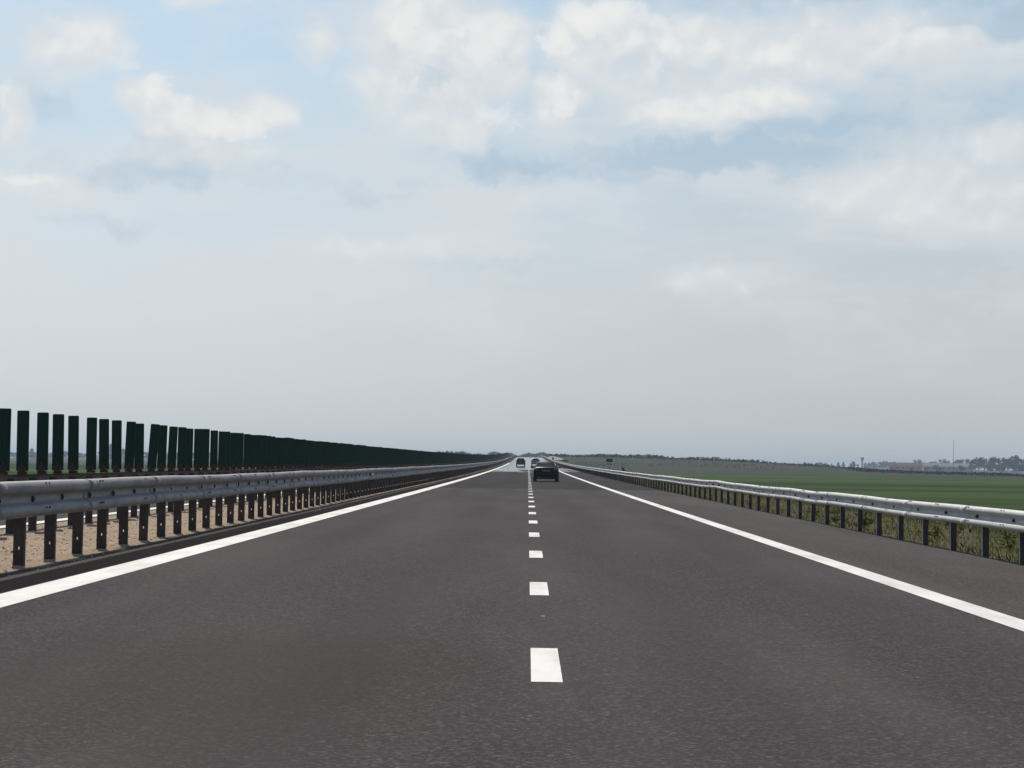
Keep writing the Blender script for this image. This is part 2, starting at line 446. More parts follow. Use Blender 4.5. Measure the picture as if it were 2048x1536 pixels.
def guardrail(name, label, group, px, bx, sgn, z0, z1, D, first, pitch, post_w, post_dep, mats, hole, seed, dents=(), nbolt=45, bolt_every=1, splice_bolts=True):
    root = empty(name, (0, 0, 0)); tag(root, label, 'guardrail', group)
    bm = beam_mesh(bx, sgn, z0, z1, D, pitch / 2, -12, 950, seed, dents)
    rr_ = .011 if sgn > 0 else .007
    for q in range(24 if splice_bolts else 0):          # lapped joints between the 4 m beam lengths
        da = first + 4.0 * q - 1.6; rows_ = []
        for d in (da, da + .16, da + .32):
            ox = wobble(d, seed) * .010; oz = wobble(d * .8 + 5, seed + 1) * .008
            for (dc, amp, dz, wd) in dents:
                e = math.exp(-((d - dc) / wd) ** 2); ox += amp * e; oz += dz * e
            rows_.append([(bx + ox + sgn * (D * u + .0035), d, zr(d) + oz + z0 + (z1 - z0) * (.5 + (v - .5) * 1.008)) for u, v in PROF])
        vs = [[bm.verts.new(p) for p in r] for r in rows_]
        vb = [[bm.verts.new((p[0] - sgn * .003, p[1], p[2])) for p in rows_[j]] for j in (0, 2)]
        for ra, rb in ((vs[0], vs[1]), (vs[1], vs[2]), (vb[0], vs[0]), (vs[2], vb[1])):
            for i in range(len(ra) - 1):
                f4 = (ra[i], rb[i], rb[i + 1], ra[i + 1])
                bm.faces.new(f4 if sgn > 0 else f4[::-1])
    for k in range(-2, 45 if splice_bolts else -2):    # splice bolts: pairs on the upper and lower bulge
        d = first + pitch * bolt_every * k + .35
        for vv in (.925, .24):
            for o in (-.07, .07):
                z = zr(d) + z0 + (z1 - z0) * vv
                X = bx + sgn * D * (.86 if vv > .5 else 1.0)
                tube(bm, (X - sgn * .03, d + o, z), (X + sgn * .010, d + o, z + .006), rr_, rr_, 6, 1)
    b = link_mesh('beam', bm, [mats[0], M['bolt']], root, True)
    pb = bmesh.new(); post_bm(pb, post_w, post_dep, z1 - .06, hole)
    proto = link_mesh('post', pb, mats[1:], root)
    bb = bmesh.new(); bs = .040 if sgn > 0 else .024
    zc = (z0 + z1) / 2; X = bx - px + sgn * D * .12
    box(bb, min(X, X + sgn * .02), max(X, X + sgn * .02), .0, bs, zc - bs * .9, zc + bs * .9)
    tube(bb, (X + sgn * .02, bs / 2, zc), (X + sgn * .03, bs / 2, zc), bs * .35, bs * .3, 6)
    bolt = link_mesh('bolt', bb, M['bolt'], proto)
    sb = bmesh.new()
    X0 = bx - px + sgn * D * .02; X1 = sgn * post_w / 2
    box(sb, min(X0, X1), max(X0, X1), .015, .075, zc - .09, zc + .09)
    spacer = link_mesh('spacer', sb, mats[1], proto)
    k0 = 0
    while first + pitch * (k0 - 1) > 17: k0 -= 1
    n = 0
    for k in range(k0, k0 + 100):
        d = first + pitch * k
        if n == 0: o = proto
        else:
            o = proto.copy(); col.objects.link(o); o.parent = root
            s = spacer.copy(); col.objects.link(s); s.parent = o
            if n < nbolt:
                c = bolt.copy(); col.objects.link(c); c.parent = o
        o.location = (px, d, zr(d)); o.rotation_euler = (R.uniform(-.01, .01), R.uniform(-.012, .012), R.uniform(-.06, .06))
        n += 1
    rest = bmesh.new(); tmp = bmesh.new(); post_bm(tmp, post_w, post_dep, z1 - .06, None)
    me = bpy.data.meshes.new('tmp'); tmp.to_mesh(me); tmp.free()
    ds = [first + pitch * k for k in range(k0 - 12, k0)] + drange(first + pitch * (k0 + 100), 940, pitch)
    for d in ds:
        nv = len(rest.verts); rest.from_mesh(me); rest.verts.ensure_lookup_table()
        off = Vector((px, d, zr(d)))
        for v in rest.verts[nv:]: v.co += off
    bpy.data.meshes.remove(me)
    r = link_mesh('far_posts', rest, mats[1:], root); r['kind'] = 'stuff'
    return root

near_rail = guardrail('guardrail', 'grey galvanised guardrail along the white left edge line, in front of the gravel median', 'guardrails along the motorway',
          -5.62, -5.50, 1, .535, .933, .11, 20.6, 1.333, .122, .06, (M['beam_dull'], M['post'], M['post']), (.004, .009, .19, .016), 1.3,
          dents=((106, .07, .012, 2.0), (65, -.03, 0, 1.2), (150, .05, 0, 3)), bolt_every=2)
bm = bmesh.new()
box(bm, -5.452, -5.425, 65.0, 65.6, zr(65) + .70, zr(65) + .78)
link_mesh('reflector', bm, M['reflector'], near_rail)
guardrail('guardrail', 'dark backed median guardrail that carries the row of green anti-glare blades', 'guardrails along the motorway',
          -8.03, -8.13, -1, .53, .92, .11, 28.9, 1.30, .122, .06, (M['rear_beam'], M['post'], M['post']), None, 4.7, nbolt=1, splice_bolts=False)
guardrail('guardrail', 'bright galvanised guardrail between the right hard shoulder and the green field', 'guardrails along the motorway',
          6.34, 6.24, -1, .425, .695, .09, 23.9, 1.95, .084, .07, (M['beam'], M['post'], M['post_sunlit']), None, 8.2,
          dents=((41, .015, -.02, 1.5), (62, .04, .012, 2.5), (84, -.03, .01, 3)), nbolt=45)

# ------------------------------------------------------------------ anti-glare shields on the median rail
SH_W, SH_Z0, SH_Z1 = .192, .955, 1.93
def shield_bm():
    bm = bmesh.new()
    n = 8; t = .012
    # shallow curved blade with two ribs; top corners nipped off
    def prof(u): return .020 * (1 - (2 * u - 1) ** 2) + (.006 if abs(u - .33) < .07 or abs(u - .67) < .07 else 0)
    zs = [SH_Z0 + .02, SH_Z0 + .3, SH_Z0 + .6, SH_Z1 - .02, SH_Z1]
    fr = []; bk = []
    for j, z in enumerate(zs):
        wd = SH_W * (.90 if j == len(zs) - 1 else 1)
        fr.append([bm.verts.new((-wd / 2 + wd * i / n, -prof(i / n), z)) for i in range(n + 1)])
        bk.append([bm.verts.new((-wd / 2 + wd * i / n, -prof(i / n) + t, z)) for i in range(n + 1)])
    for j in range(len(zs) - 1):
        for i in range(n):
            bm.faces.new((fr[j][i], fr[j][i + 1], fr[j + 1][i + 1], fr[j + 1][i]))
            bm.faces.new((bk[j][i + 1], bk[j][i], bk[j + 1][i], bk[j + 1][i + 1]))
        bm.faces.new((bk[j][0], fr[j][0], fr[j + 1][0], bk[j + 1][0]))
        bm.faces.new((fr[j][n], bk[j][n], bk[j + 1][n], fr[j + 1][n]))
    for i in range(n):
        bm.faces.new((fr[-1][i], fr[-1][i + 1], bk[-1][i + 1], bk[-1][i])); bm.faces.new((bk[0][i], bk[0][i + 1], fr[0][i + 1], fr[0][i]))
    for v in bm.verts: v.co.z -= SH_Z0
    return bm
GL = 'dark green anti-glare blade in the dense row that closes up along the median rail'
GG = 'anti-glare blades on the median guardrail'
proto = link_mesh('anti_glare_blade', shield_bm(), M['shield'])
tag(proto, GL, 'anti-glare blade', GG)
bb = bmesh.new()
tube(bb, (0, -.030, .045), (0, -.075, .045), .062, .05, 14)
box(bb, -.07, .07, -.03, .05, -.035, .012); box(bb, -.018, .018, -.03, -.022, .01, .16)
bracket = link_mesh('bracket', bb, M['rust'], proto)
special = {0: 'green anti-glare blade cut off by the left edge of the view', 1: 'green anti-glare blade standing clear, next after the cut-off one',
           2: 'green anti-glare blade standing clear, third along the median rail', 3: 'green anti-glare blade standing clear, fourth along the median rail',
           4: 'green anti-glare blade standing clear, fifth along the median rail', 5: 'green anti-glare blade standing clear, sixth, before the gaps narrow',
           6: 'green anti-glare blade standing clear, second before the tilted blades', 7: 'green anti-glare blade standing clear, last before the tilted blades',
           8: 'first of two overlapping green blades, leaning slightly right', 9: 'shorter green blade overlapping the right side of a leaning one',
           10: 'green anti-glare blade that leans furthest right, after a wide gap', 11: 'green blade half tucked behind the one that leans furthest right',
           12: 'left green blade of the pair just before the row closes up', 13: 'right green blade of the pair just before the row closes up'}
lean = {8: .030, 9: -.01, 10: .065, 11: .02, 12: .035, 13: .01, 4: -.012}
d0 = 28.35; pitch = 1.115
ndone = 0
for k in range(-2, 298):
    if ndone == 0: o = proto
    else:
        o = proto.copy(); col.objects.link(o)
        b = bracket.copy(); col.objects.link(b); b.parent = o
    d = d0 + pitch * k + (R.uniform(-.10, .10) if k > 3 else R.uniform(-.03, .03))
    o.location = (-8.0 + R.uniform(-.012, .012), d, zr(d) + SH_Z0)
    o.rotation_euler = (R.uniform(-.02, .02), lean.get(k, R.gauss(0, .012)), R.uniform(-.12, .12))
    if k > 8: o.scale = (1, 1, 1 + R.uniform(-.02, .012))
    o['label'] = special.get(k, GL)
    ndone += 1
bm = bmesh.new(); tmp = shield_bm(); me = bpy.data.meshes.new('tmp'); tmp.to_mesh(me); tmp.free()
for d in drange(d0 + pitch * 298, 760, pitch):
    nv = len(bm.verts); bm.from_mesh(me); bm.verts.ensure_lookup_table()
    off = Vector((-8.0, d, zr(d) + SH_Z0))
    for v in bm.verts[nv:]: v.co += off
bpy.data.meshes.remove(me)
tag(link_mesh('far_anti_glare_blades', bm, M['shield']), 'far end of the green anti-glare row vanishing towards the horizon', 'anti-glare blades', kind='stuff')

# ------------------------------------------------------------------ cars
def loft(bm, stations, mi=0):
    prev = None; first = None
    for (y, zb, zt_, w) in stations:
        h = zt_ - zb
        half = [(.0, zb), (.82 * w, zb), (.97 * w, zb + .16 * h), (w, zb + .45 * h), (.985 * w, zb + .72 * h), (.93 * w, zb + .93 * h), (.84 * w, zt_), (0, zt_ + .015)]
        ring = [(x, z) for x, z in half] + [(-x, z) for x, z in half[-2:0:-1]]
        vs = [bm.verts.new((x, y, z)) for x, z in ring]
        if prev:
            n = len(vs)
            for i in range(n): bm.faces.new((prev[i], prev[(i + 1) % n], vs[(i + 1) % n], vs[i])).material_index = mi
        else: first = vs
        prev = vs
    bm.faces.new(first[::-1]); bm.faces.new(prev)
    bmesh.ops.recalc_face_normals(bm, faces=list(bm.faces))

def build_car(name, label, loc, L, W, H, style, paint, bumper=None, glass='glass', rz=0, zs=.91):
    root = empty(name, loc, rz); tag(root, label, 'car'); root.scale = (1, 1, zs)
    w = W / 2; r = -L / 2; f = L / 2
    bm = bmesh.new()
    if style == 'sedan':
        st = [(r, .50, .80, .80 * w), (r + .04, .36, .93, .92 * w), (r + .16, .27, 1.00, .975 * w), (r + .5, .24, 1.01, w), (r + 1.0, .22, .98, w),
              (0, .20, .95, w), (f - 1.5, .20, .95, w), (f - 1.0, .20, .90, .99 * w), (f - .4, .22, .80, .94 * w), (f - .1, .28, .70, .85 * w), (f, .38, .60, .72 * w)]
        yb0, yr0, yr1, yb1 = r + .62, r + 1.30, f - 2.35, f - 1.25; zb = .985
    else:
        st = [(r, .45, .84, .85 * w), (r + .04, .33, .98, .95 * w), (r + .14, .27, 1.02, .985 * w), (r + .6, .24, 1.00, w), (0, .22, .97, w),
              (f - 1.3, .22, .98, w), (f - .8, .22, .90, .97 * w), (f - .25, .25, .76, .90 * w), (f, .38, .62, .75 * w)]
        yb0, yr0, yr1, yb1 = r + .10, r + .42, f - 1.9, f - .95; zb = 1.0
    loft(bm, st)
    body = link_mesh('body', bm, paint, root, True)
    rw = w * .68; bw = w * .865
    # roof shell with crown
    bm = bmesh.new(); prev = None
    for j in range(7):
        t = j / 6; y = yr0 + (yr1 - yr0) * t
        zc = H - .05 * (2 * t - 1) ** 2
        ring = [(-rw, zc - .075), (-rw * .93, zc - .03), (-rw * .5, zc - .005), (0, zc), (rw * .5, zc - .005), (rw * .93, zc - .03), (rw, zc - .075)]
        ring += [(x * .97, z - .03) for x, z in reversed(ring)]
        vs = [bm.verts.new((x, y, z)) for x, z in ring]
        if prev:
            for i in range(len(vs)): bm.faces.new((prev[i], prev[(i + 1) % len(vs)], vs[(i + 1) % len(vs)], vs[i]))
        else: bm.faces.new(vs[::-1])
        prev = vs
    bm.faces.new(prev); bmesh.ops.recalc_face_normals(bm, faces=list(bm.faces))
    zq = H - .115
    for s in (-1, 1):
        tube(bm, (s * bw, yb0, zb - .03), (s * rw * .97, yr0 + .02, zq), .06, .045, 8)
        tube(bm, (s * bw, yb1, zb - .04), (s * rw * .97, yr1 - .02, zq), .045, .04, 8)
        ym = (yr0 + yr1) / 2
        tube(bm, (s * bw * 1.01, ym - .05, zb - .03), (s * rw * .985, ym, zq), .04, .035, 8)
        if style == 'sedan': tube(bm, (s * bw, yb0 + .5, zb - .03), (s * rw * .98, yr0 + .25, zq), .05, .04, 8)
        else: tube(bm, (s * bw, yb0 + .7, zb - .03), (s * rw * .98, yr0 + .55, zq), .05, .04, 8)
    link_mesh('roof', bm, paint, root, True)
    g = M[glass]
    bm = bmesh.new(); quad_slab(bm, [(-bw * .96, yb0, zb), (bw * .96, yb0, zb), (rw * .93, yr0, zq + .01), (-rw * .93, yr0, zq + .01)], .005)
    link_mesh('rear_window', bm, g, root)
    bm = bmesh.new(); quad_slab(bm, [(bw * .96, yb1, zb - .02), (-bw * .96, yb1, zb - .02), (-rw * .93, yr1, zq), (rw * .93, yr1, zq)], .005)
    link_mesh('windscreen', bm, g, root)
    for s in (-1, 1):
        bm = bmesh.new()
        pts = [(s * bw, yb0 + .06, zb - .02), (s * bw, yb1 - .06, zb - .03), (s * rw * .97, yr1 - .02, zq), (s * rw * .97, yr0 + .04, zq)]
        quad_slab(bm, pts if s > 0 else pts[::-1], .005)
        link_mesh('side_window', bm, g, root)
    # rear bumper, lights, plate
    bm = bmesh.new(); rbox(bm, -w * .93, w * .93, r - .07, r + .25, .45 if bumper else .34, .54 if bumper else .60, .04 if bumper else .05, 3)
    bo = link_mesh('bumper', bm, M[bumper] if bumper else paint, root, True)
    for s in (-1, 1):
        bm = bmesh.new()
        if style == 'sedan': rbox(bm, min(s * w * .60, s * w * .945), max(s * w * .60, s * w * .945), r - .02, r + .14, .70, .90, .03, 2)
        else: rbox(bm, min(s * w * .78, s * w * .965), max(s * w * .78, s * w * .965), r - .02, r + .14, .66, 1.0, .03, 2)
        link_mesh('tail_light', bm, M['red_lamp'], root, True)
    bm = bmesh.new(); rbox(bm, -.27, .27, r - .035, r + .02, .70, .82, .008, 1)
    pl = link_mesh('number_plate', bm, M['plate'], root)
    bm = bmesh.new(); rbox(bm, -.35, .35, r - .022, r + .03, .825, .85, .008, 1)
    link_mesh('boot_handle', bm, M['plastic'], root)
    bm = bmesh.new(); rbox(bm, -w * .8, w * .8, r + .02, f - .2, .18, .34, .03, 1)
    link_mesh('underside', bm, M['plastic'], root)
    bm = bmesh.new(); tube(bm, (-w * .55, r - .06, .29), (-w * .55, r + .3, .29), .035, .035, 10)
    link_mesh('exhaust', bm, M['rim'], root)
    for s in (-1, 1):
        bm = bmesh.new(); rbox(bm, min(s * w * .98, s * (w + .17)), max(s * w * .98, s * (w + .17)), f - 1.75, f - 1.64, .93, 1.06, .03, 2)
        link_mesh('wing_mirror', bm, paint, root, True)
        for y in (r + .85, f - .85):
            bm = bmesh.new(); x1 = s * (w - .01); x0 = s * (w - .21)
            tube(bm, (x0, y, .31), (x1, y, .31), .31, .31, 24)
            wh = link_mesh('wheel', bm, M['tyre'], root)
            bm = bmesh.new(); tube(bm, (x1 - s * .01, y, .31), (x1 + s * .012, y, .31), .20, .18, 20)
            link_mesh('rim', bm, M['rim'], wh)
    for s in (-1, 1):
        bm = bmesh.new()
        rbox(bm, s * .36 - .24, s * .36 + .24, .0, .14, .45, 1.02, .05, 2); rbox(bm, s * .36 - .12, s * .36 + .12, .03, .11, 1.04, 1.20, .04, 2)
        link_mesh('seat', bm, M['seat'], root, True)
    return root

def on_road(x, d): return (x, d, zroad(d))
build_car('sedan', 'dark blue saloon car ahead in the right lane, the nearest and largest car', on_road(1.15, 119.5), 4.4, 1.62, 1.40, 'sedan', M['black_paint'])
build_car('hatchback', 'dark estate car, mirage glare painted along its tail, alone in the left lane', on_road(-1.36, 350), 4.3, 1.74, 1.55, 'hatch', M['maroon_paint'], 'glare_bumper', 'dark_glass')
build_car('hatchback', 'silver car with a dark rear window, half hidden behind the nearer saloon', on_road(1.50, 372), 4.3, 1.76, 1.52, 'hatch', M['silver_paint'], None, 'dark_glass')

# ------------------------------------------------------------------ signs and posts
def px_at(px, d): return (px - 1056) * d / 3725.0
def z_at(px, py, d): return 1.2 + (928 + .014 * (px - 1056) - py) * d / 3725.0

d = 152; x = px_at(1218.5, d)
root = empty('kilometre_sign', (x, d, zt(x, d))); tag(root, 'small green and white kilometre sign just behind the right guardrail', 'road sign', )
zo = zt(x, d)
zg0, zg1 = z_at(1218, 924.3, d) - zo, z_at(1218, 917.5, d) - zo
zw0 = z_at(1218, 932.3, d) - zo
bm = bmesh.new()
tube(bm, (0, .035, -.2), (0, .035, zg1 - .02), .025, .025, 10); link_mesh('pole', bm, M['mast'], root)
bm = bmesh.new(); rbox(bm, -.25, .25, -.012, .008, zg0, zg1, .006, 1); gp = link_mesh('upper_board', bm, M['sign_green'], root)
bm = bmesh.new()
for sx in (-1, 1): box(bm, min(sx * .18, sx * .235), max(sx * .18, sx * .235), -.016, -.0125, zg0 + .02, zg1 - .04)
link_mesh('marking', bm, M['dark_glass'], gp)
bm = bmesh.new(); rbox(bm, -.27, .27, -.012, .008, zw0, zg0 - .012, .006, 1); wp = link_mesh('lower_board', bm, M['sign_white'], root)
bm = bmesh.new(); hz = (zw0 + zg0) / 2
for sx in (-.115, .115): rbox(bm, sx - .068, sx + .068, -.019, -.013, hz - .08, hz + .075, .002, 1)
link_mesh('marking', bm, M['sign_grey'], wp)

for (px, py0, py1, dd, ln, lab) in ((1260, 938, 915, 210, 10, 'slim white marker post leaning right, closer to the kilometre sign'),
                                   (1394, 940, 922, 230, 8, 'slim white marker post leaning right, alone out in the green field')):
    x = px_at(px, dd); zo = zt(x, dd)
    root = empty('marker_post', (x, dd, zo)); tag(root, lab, 'marker post', 'white marker posts in the field')
    top = z_at(px, py1, dd) - zo; sx = ln * dd / 3725
    bm = bmesh.new(); tube(bm, (-sx * .6, 0, -.1), (sx * .4, 0, top * .8), .04, .035, 8); link_mesh('pole', bm, M['white_post'], root)
    bm = bmesh.new(); tube(bm, (sx * .4, 0, top * .8), (sx * .55, 0, top), .07, .06, 8); link_mesh('cap', bm, M['reflector'], root)

x, dd = 7.15, 30.2
root = empty('marker_stake', (x, dd, zt(x, dd))); tag(root, 'thin pale stake in the dry grass behind the bright right guardrail', 'stake')
bm = bmesh.new(); tube(bm, (0, 0, -.1), (.012, 0, .62), .014, .012, 8); link_mesh('pole', bm, M['white_post'], root)
bm = bmesh.new(); tube(bm, (0, 0, .24), (.003, 0, .30), .02, .02, 8); link_mesh('band', bm, M['bolt'], root)

d = 490; x = px_at(1105.5, d); zo = zt(x, d)
root = empty('roadside_sign', (x, d, zo)); tag(root, 'narrow dark sign on a post far up the right edge of the road', 'road sign')
bm = bmesh.new(); tube(bm, (0, 0, -.1), (0, 0, 1.2), .05, .05, 8); link_mesh('pole', bm, M['mast'], root)
bm = bmesh.new(); rbox(bm, -.22, .22, -.07, -.05, .55, 1.35, .01, 1); link_mesh('board', bm, M['plastic'], root)

# bare soil bank far up on the right side of the carriageway
bm = bmesh.new(); prev = None
rr = random.Random(3)
for i in range(25):
    t = i / 24; y = 610 + 190 * t
    hgt = .62 * sstep(0, .15, t) * (1 - .75 * sstep(.8, 1, t)); b = zr(y)
    row = []
    for (x_, zf_) in ((7.1, -.3), (7.7, .25), (8.4, .8), (9.2, 1), (10.6, 1), (11.6, .45), (13.2, -1.2)):
        row.append(bm.verts.new((x_ + rr.uniform(-.2, .2), y, b + zf_ * hgt + (rr.uniform(-.08, .08) if 0 < zf_ else -.2))))
    if prev:
        for k in range(6): bm.faces.new((prev[k], prev[k + 1], row[k + 1], row[k]))
    prev = row
tag(link_mesh('soil_embankment', bm, M['soil'], smooth_=True), kind='structure')

# ------------------------------------------------------------------ vegetation
def leaf_cloud(bm, n, fn, s0, s1, rnd, mats=3, flat=.0):
    for _ in range(n):
        p, mi = fn()
        s = rnd.uniform(s0, s1)
        a = Vector((rnd.gauss(0, 1), rnd.gauss(0, 1), rnd.gauss(0, 1))).normalized(); b = a.orthogonal().normalized()
        c = a.cross(b); th = rnd.uniform(0, 6.28); u = b * math.cos(th) + c * math.sin(th); w = a.cross(u)
        vs = [bm.verts.new(p + u * s * .6), bm.verts.new(p + w * s * .38), bm.verts.new(p - u * s * .6), bm.verts.new(p - w * s * .38)]
        bm.faces.new(vs).material_index = mi

def tree_proto(kind, seed):
    rnd = random.Random(seed)
    root = empty('tree')
    tb = bmesh.new(); cb = bmesh.new()
    if kind == 'poplar':
        tube(tb, (0, 0, -.04), (0, 0, .75), .016, .006, 7)
        def fn():
            z = rnd.uniform(.10, 1.0); rr_ = .135 * math.sin(math.pi * min(1, .12 + z * .86)) ** .7 * (1 + .25 * math.sin(z * 19 + seed))
            a = rnd.uniform(0, 6.28); q = rr_ * rnd.random() ** .5
            return Vector((q * math.cos(a), q * math.sin(a), z)), rnd.choice((0, 0, 1, 1, 2))
        leaf_cloud(cb, 420, fn, .05, .10, rnd)
    else:
        tube(tb, (0, 0, -.04), (.01, 0, .4), .035, .02, 7)
        blobs = []
        for i in range(9):
            a = rnd.uniform(0, 6.28); q = rnd.uniform(.05, .36); z = rnd.uniform(.34, .86)
            q *= (1.15 - abs(z - .5))
            c = Vector((q * math.cos(a), q * math.sin(a), z)); r_ = rnd.uniform(.11, .21)
            c.z = min(c.z, 1 - r_ * .8)
            blobs.append((c, r_)); tube(tb, (.005, 0, rnd.uniform(.2, .38)), c, .012, .005, 5)
        def fn():
            c, r_ = rnd.choice(blobs)
            v = Vector((rnd.gauss(0, 1), rnd.gauss(0, 1), rnd.gauss(0, 1))).normalized() * r_ * (rnd.random() ** .4)
            return c + v, rnd.choice((0, 0, 1, 1, 2))
        leaf_cloud(cb, 620, fn, .06, .12, rnd)
    link_mesh('trunk', tb, M['bark'], root); link_mesh('crown', cb, [M['leaf_a'], M['leaf_b'], M['leaf_c']], root)
    return root
protos = {'round': [tree_proto('round', i) for i in (11, 12, 13, 14)], 'poplar': [tree_proto('poplar', i) for i in (21, 22)]}
used = set()
def tree(px, py, wpx, dd, kind, label, group, i):
    pr = protos[kind][i % len(protos[kind])]
    if id(pr) in used: o = copy_tree(pr)
    else: o = pr; used.add(id(pr))
    x = px_at(px, dd); zo = zt(x, dd)
    h = z_at(px, py, dd) - zo; wd = wpx * dd / 3725
    nat = .27 if kind == 'poplar' else .80
    o.location = (x, dd, zo); o.scale = (wd / nat, wd / nat, h); o.rotation_euler = (0, 0, i * 1.7)
    tag(o, label, 'tree', group)
G1 = 'trees on the right horizon'
i = 0
SL = 'small slender bluish tree standing alone in the gap between clumps, right of the hazy ridge'
for px, py, w_, kind, lab in (
        (1487, 919, 14, 'round', 'lone bushy tree rising from the low ridge left of the slender trees'),
        (1556, 926, 9, 'round', 'low tree on the horizon left of the slender tree pair'), (1568, 927, 8, 'round', 'low tree on the horizon left of the slender tree pair'),
        (1608, 924, 7, 'poplar', 'taller slender tree of the pair left of the boxy clump'), (1615.5, 927, 5, 'poplar', 'shorter slender tree of the pair left of the boxy clump'),
        (1633, 924, 9, 'round', 'bushy tree in the boxy clump between two groups of slender trees'), (1640, 923.5, 10, 'round', 'bushy tree in the boxy clump between two groups of slender trees'),
        (1648, 924, 10, 'round', 'bushy tree in the boxy clump between two groups of slender trees'),
        (1662, 927, 5, 'poplar', 'smallest of the three slender trees right of the boxy clump'), (1675, 925, 8, 'poplar', 'middle one of the three slender trees right of the boxy clump'),
        (1685, 924, 7, 'poplar', 'tallest of the three slender trees right of the boxy clump'),
        (1700, 925, 10, 'round', 'bushy tree in the clump just left of the pale tower'), (1707, 923, 10, 'round', 'bushy tree in the clump just left of the pale tower'),
        (1713, 927, 7, 'round', 'bushy tree in the clump just left of the pale tower')):
    tree(px, py, w_, 2100, kind, lab, G1, i); i += 1
LB = 'pale hazy tree between the tower and the red roofed building'
for px, py in ((1731, 925), (1739, 924), (1748, 924), (1757, 922), (1766, 921), (1775, 924)): tree(px, py, 15, 2600, 'round', LB, G1, i); i += 1
LC = 'tree showing above the roofs of the red and pale buildings'
for px, py, w_ in ((1786, 924, 16), (1796, 923, 15), (1808, 924, 16), (1821, 924, 14), (1834, 919.5, 18), (1846, 923, 16), (1857, 922, 14), (1869, 920, 17),
                   (1882, 919, 17), (1894, 920, 16)): tree(px, py, w_, 2200, 'round', LC, G1, i); i += 1
LD = 'rounded tree between the mast and the tall wood at the right'
for px, py, w_ in ((1912, 918, 18), (1921, 915.5, 20), (1930, 918, 12)): tree(px, py, w_, 2050, 'round', LD, G1, i); i += 1
LE = 'tall tree in the dense wood at the right end of the horizon'
for px, py, w_ in ((1943, 917, 17), (1954, 913, 22), (1966, 914, 20), (1978, 914.5, 22), (1990, 913.5, 22), (2001, 914, 20), (2012, 912.5, 22), (2023, 911.5, 24),
                   (2035, 914, 22), (2046, 916, 22), (2058, 914, 24), (2072, 915, 24)): tree(px, py, w_, 1620, 'round', LE, G1, i); i += 1
LF = 'low dark bushy tree in front of the tall right wood'
for px, py, w_ in ((1978, 928, 16), (1990, 929, 17), (2003, 931, 12), (2026, 927, 18), (2040, 929, 16), (1920, 930, 14)): tree(px, py, w_, 1500, 'round', LF, G1, i); i += 1
LH = 'small bush beside the walls of the pale long building'
for px, py, w_ in ((1820, 932, 9), (1870, 930, 11), (1878, 933, 8), (1850, 934, 7)): tree(px, py, w_, 1560, 'round', LH, G1, i); i += 1
LG = 'low hazy tree seen through the gaps between the green blades'
G2 = 'trees beyond the median on the left'
rr = random.Random(5)
for k in range(27):
    px = -20 + k * 17 + rr.uniform(-4, 4)
    tree(px, 905 - 1.0 * rr.random() * 4 + .004 * px, rr.uniform(17, 26), 2200 + rr.uniform(-80, 80), 'round', LG, G2, i); i += 1
tree(220, 888.5, 9, 2050, 'poplar', 'tall slender tree seen in the gap before the sixth and seventh blades', G2, 1)
tree(247, 896, 13, 2050, 'round', 'taller bushy tree seen in the gap just left of the tilted blades', G2, 2)
tree(62, 897, 11, 2050, 'poplar', 'tall tree seen in the gap beside the second clear blade', G2, 0)

# low shrub by the km sign
x, dd = px_at(1246, 190), 190
o = tree_proto('round', 31); o.name = 'shrub'; o.location = (x, dd, zt(x, dd)); o.scale = (.75, .75, z_at(1246, 933, dd) - zt(x, dd))
tag(o, 'small dark shrub between the kilometre sign and a leaning white post', 'shrub')

def mass(name, label, n, fn, s0, s1, mats, seed, cat):
    rnd = random.Random(seed); bm = bmesh.new(); leaf_cloud(bm, n, lambda: fn(rnd), s0, s1, rnd)
    return tag(link_mesh(name, bm, mats), label, cat, kind='stuff')
LV = [M['leaf_a'], M['leaf_b'], M['leaf_c']]
def f_ridge(r):
    x = r.uniform(9, 205) if r.random() > .15 else r.uniform(-75, -21); y = r.uniform(800, 960)
    h = (1.15 + .7 * math.sin(x * .21) * math.sin(x * .057 + 1)) * (1 - .85 * sstep(70, 190, x))
    return Vector((x, y, zt(x, y) + r.random() ** 1.5 * max(.2, h))), r.choice((0, 1, 2))
mass('ridge_scrub', 'hazy low scrub along the crest of the far ridge', 9000, f_ridge, .7, 1.5, LV, 41, 'scrub')
def f_wood(r):
    x = r.uniform(-80, 45); y = r.uniform(1500, 1600)
    h = 5.4 + .9 * math.sin(x * .19) + .8 * math.sin(x * .47 + 2)
    if x > 22: h *= 1 - sstep(22, 45, x) * .7
    return Vector((x, y, 4.0 + r.random() * h)), r.choice((0, 1, 2))
mass('distant_wood', 'blurred blue wood on the horizon above the end of the road', 5000, f_wood, 1.0, 2.0, LV, 42, 'wood')
def f_left(r):
    x = r.uniform(-1100, -60); y = r.uniform(2900, 3000)
    return Vector((x, y, zt(x, y) + r.random() * (5.0 + 1.6 * math.sin(x * .035)))), r.choice((0, 1, 2))
mass('distant_hedgerow', 'hazy hedgerow along the left horizon behind the green blades', 9000, f_left, 1.2, 2.4, LV, 43, 'hedgerow')
def f_right(r):
    x = r.uniform(120, 1150); y = r.uniform(2900, 3000)
    return Vector((x, y, zt(x, y) + r.random() * (4.2 + 1.5 * math.sin(x * .023)))), r.choice((0, 1, 2))
mass('distant_hedgerow', 'hazy hedgerow along the right horizon behind the separate trees', 7000, f_right, 1.2, 2.4, LV, 44, 'hedgerow')
def f_hill(r):
    x = 16 + 180 * r.random(); y = r.uniform(600, 830)
    if math.sin(x * .11 + y * .02) + math.sin(y * .045 - x * .05) < r.uniform(-.8, .9): y = r.uniform(780, 830)
    return Vector((x, y, zt(x, y) + r.random() * .45)), r.choice((0, 1, 2, 2, 3))
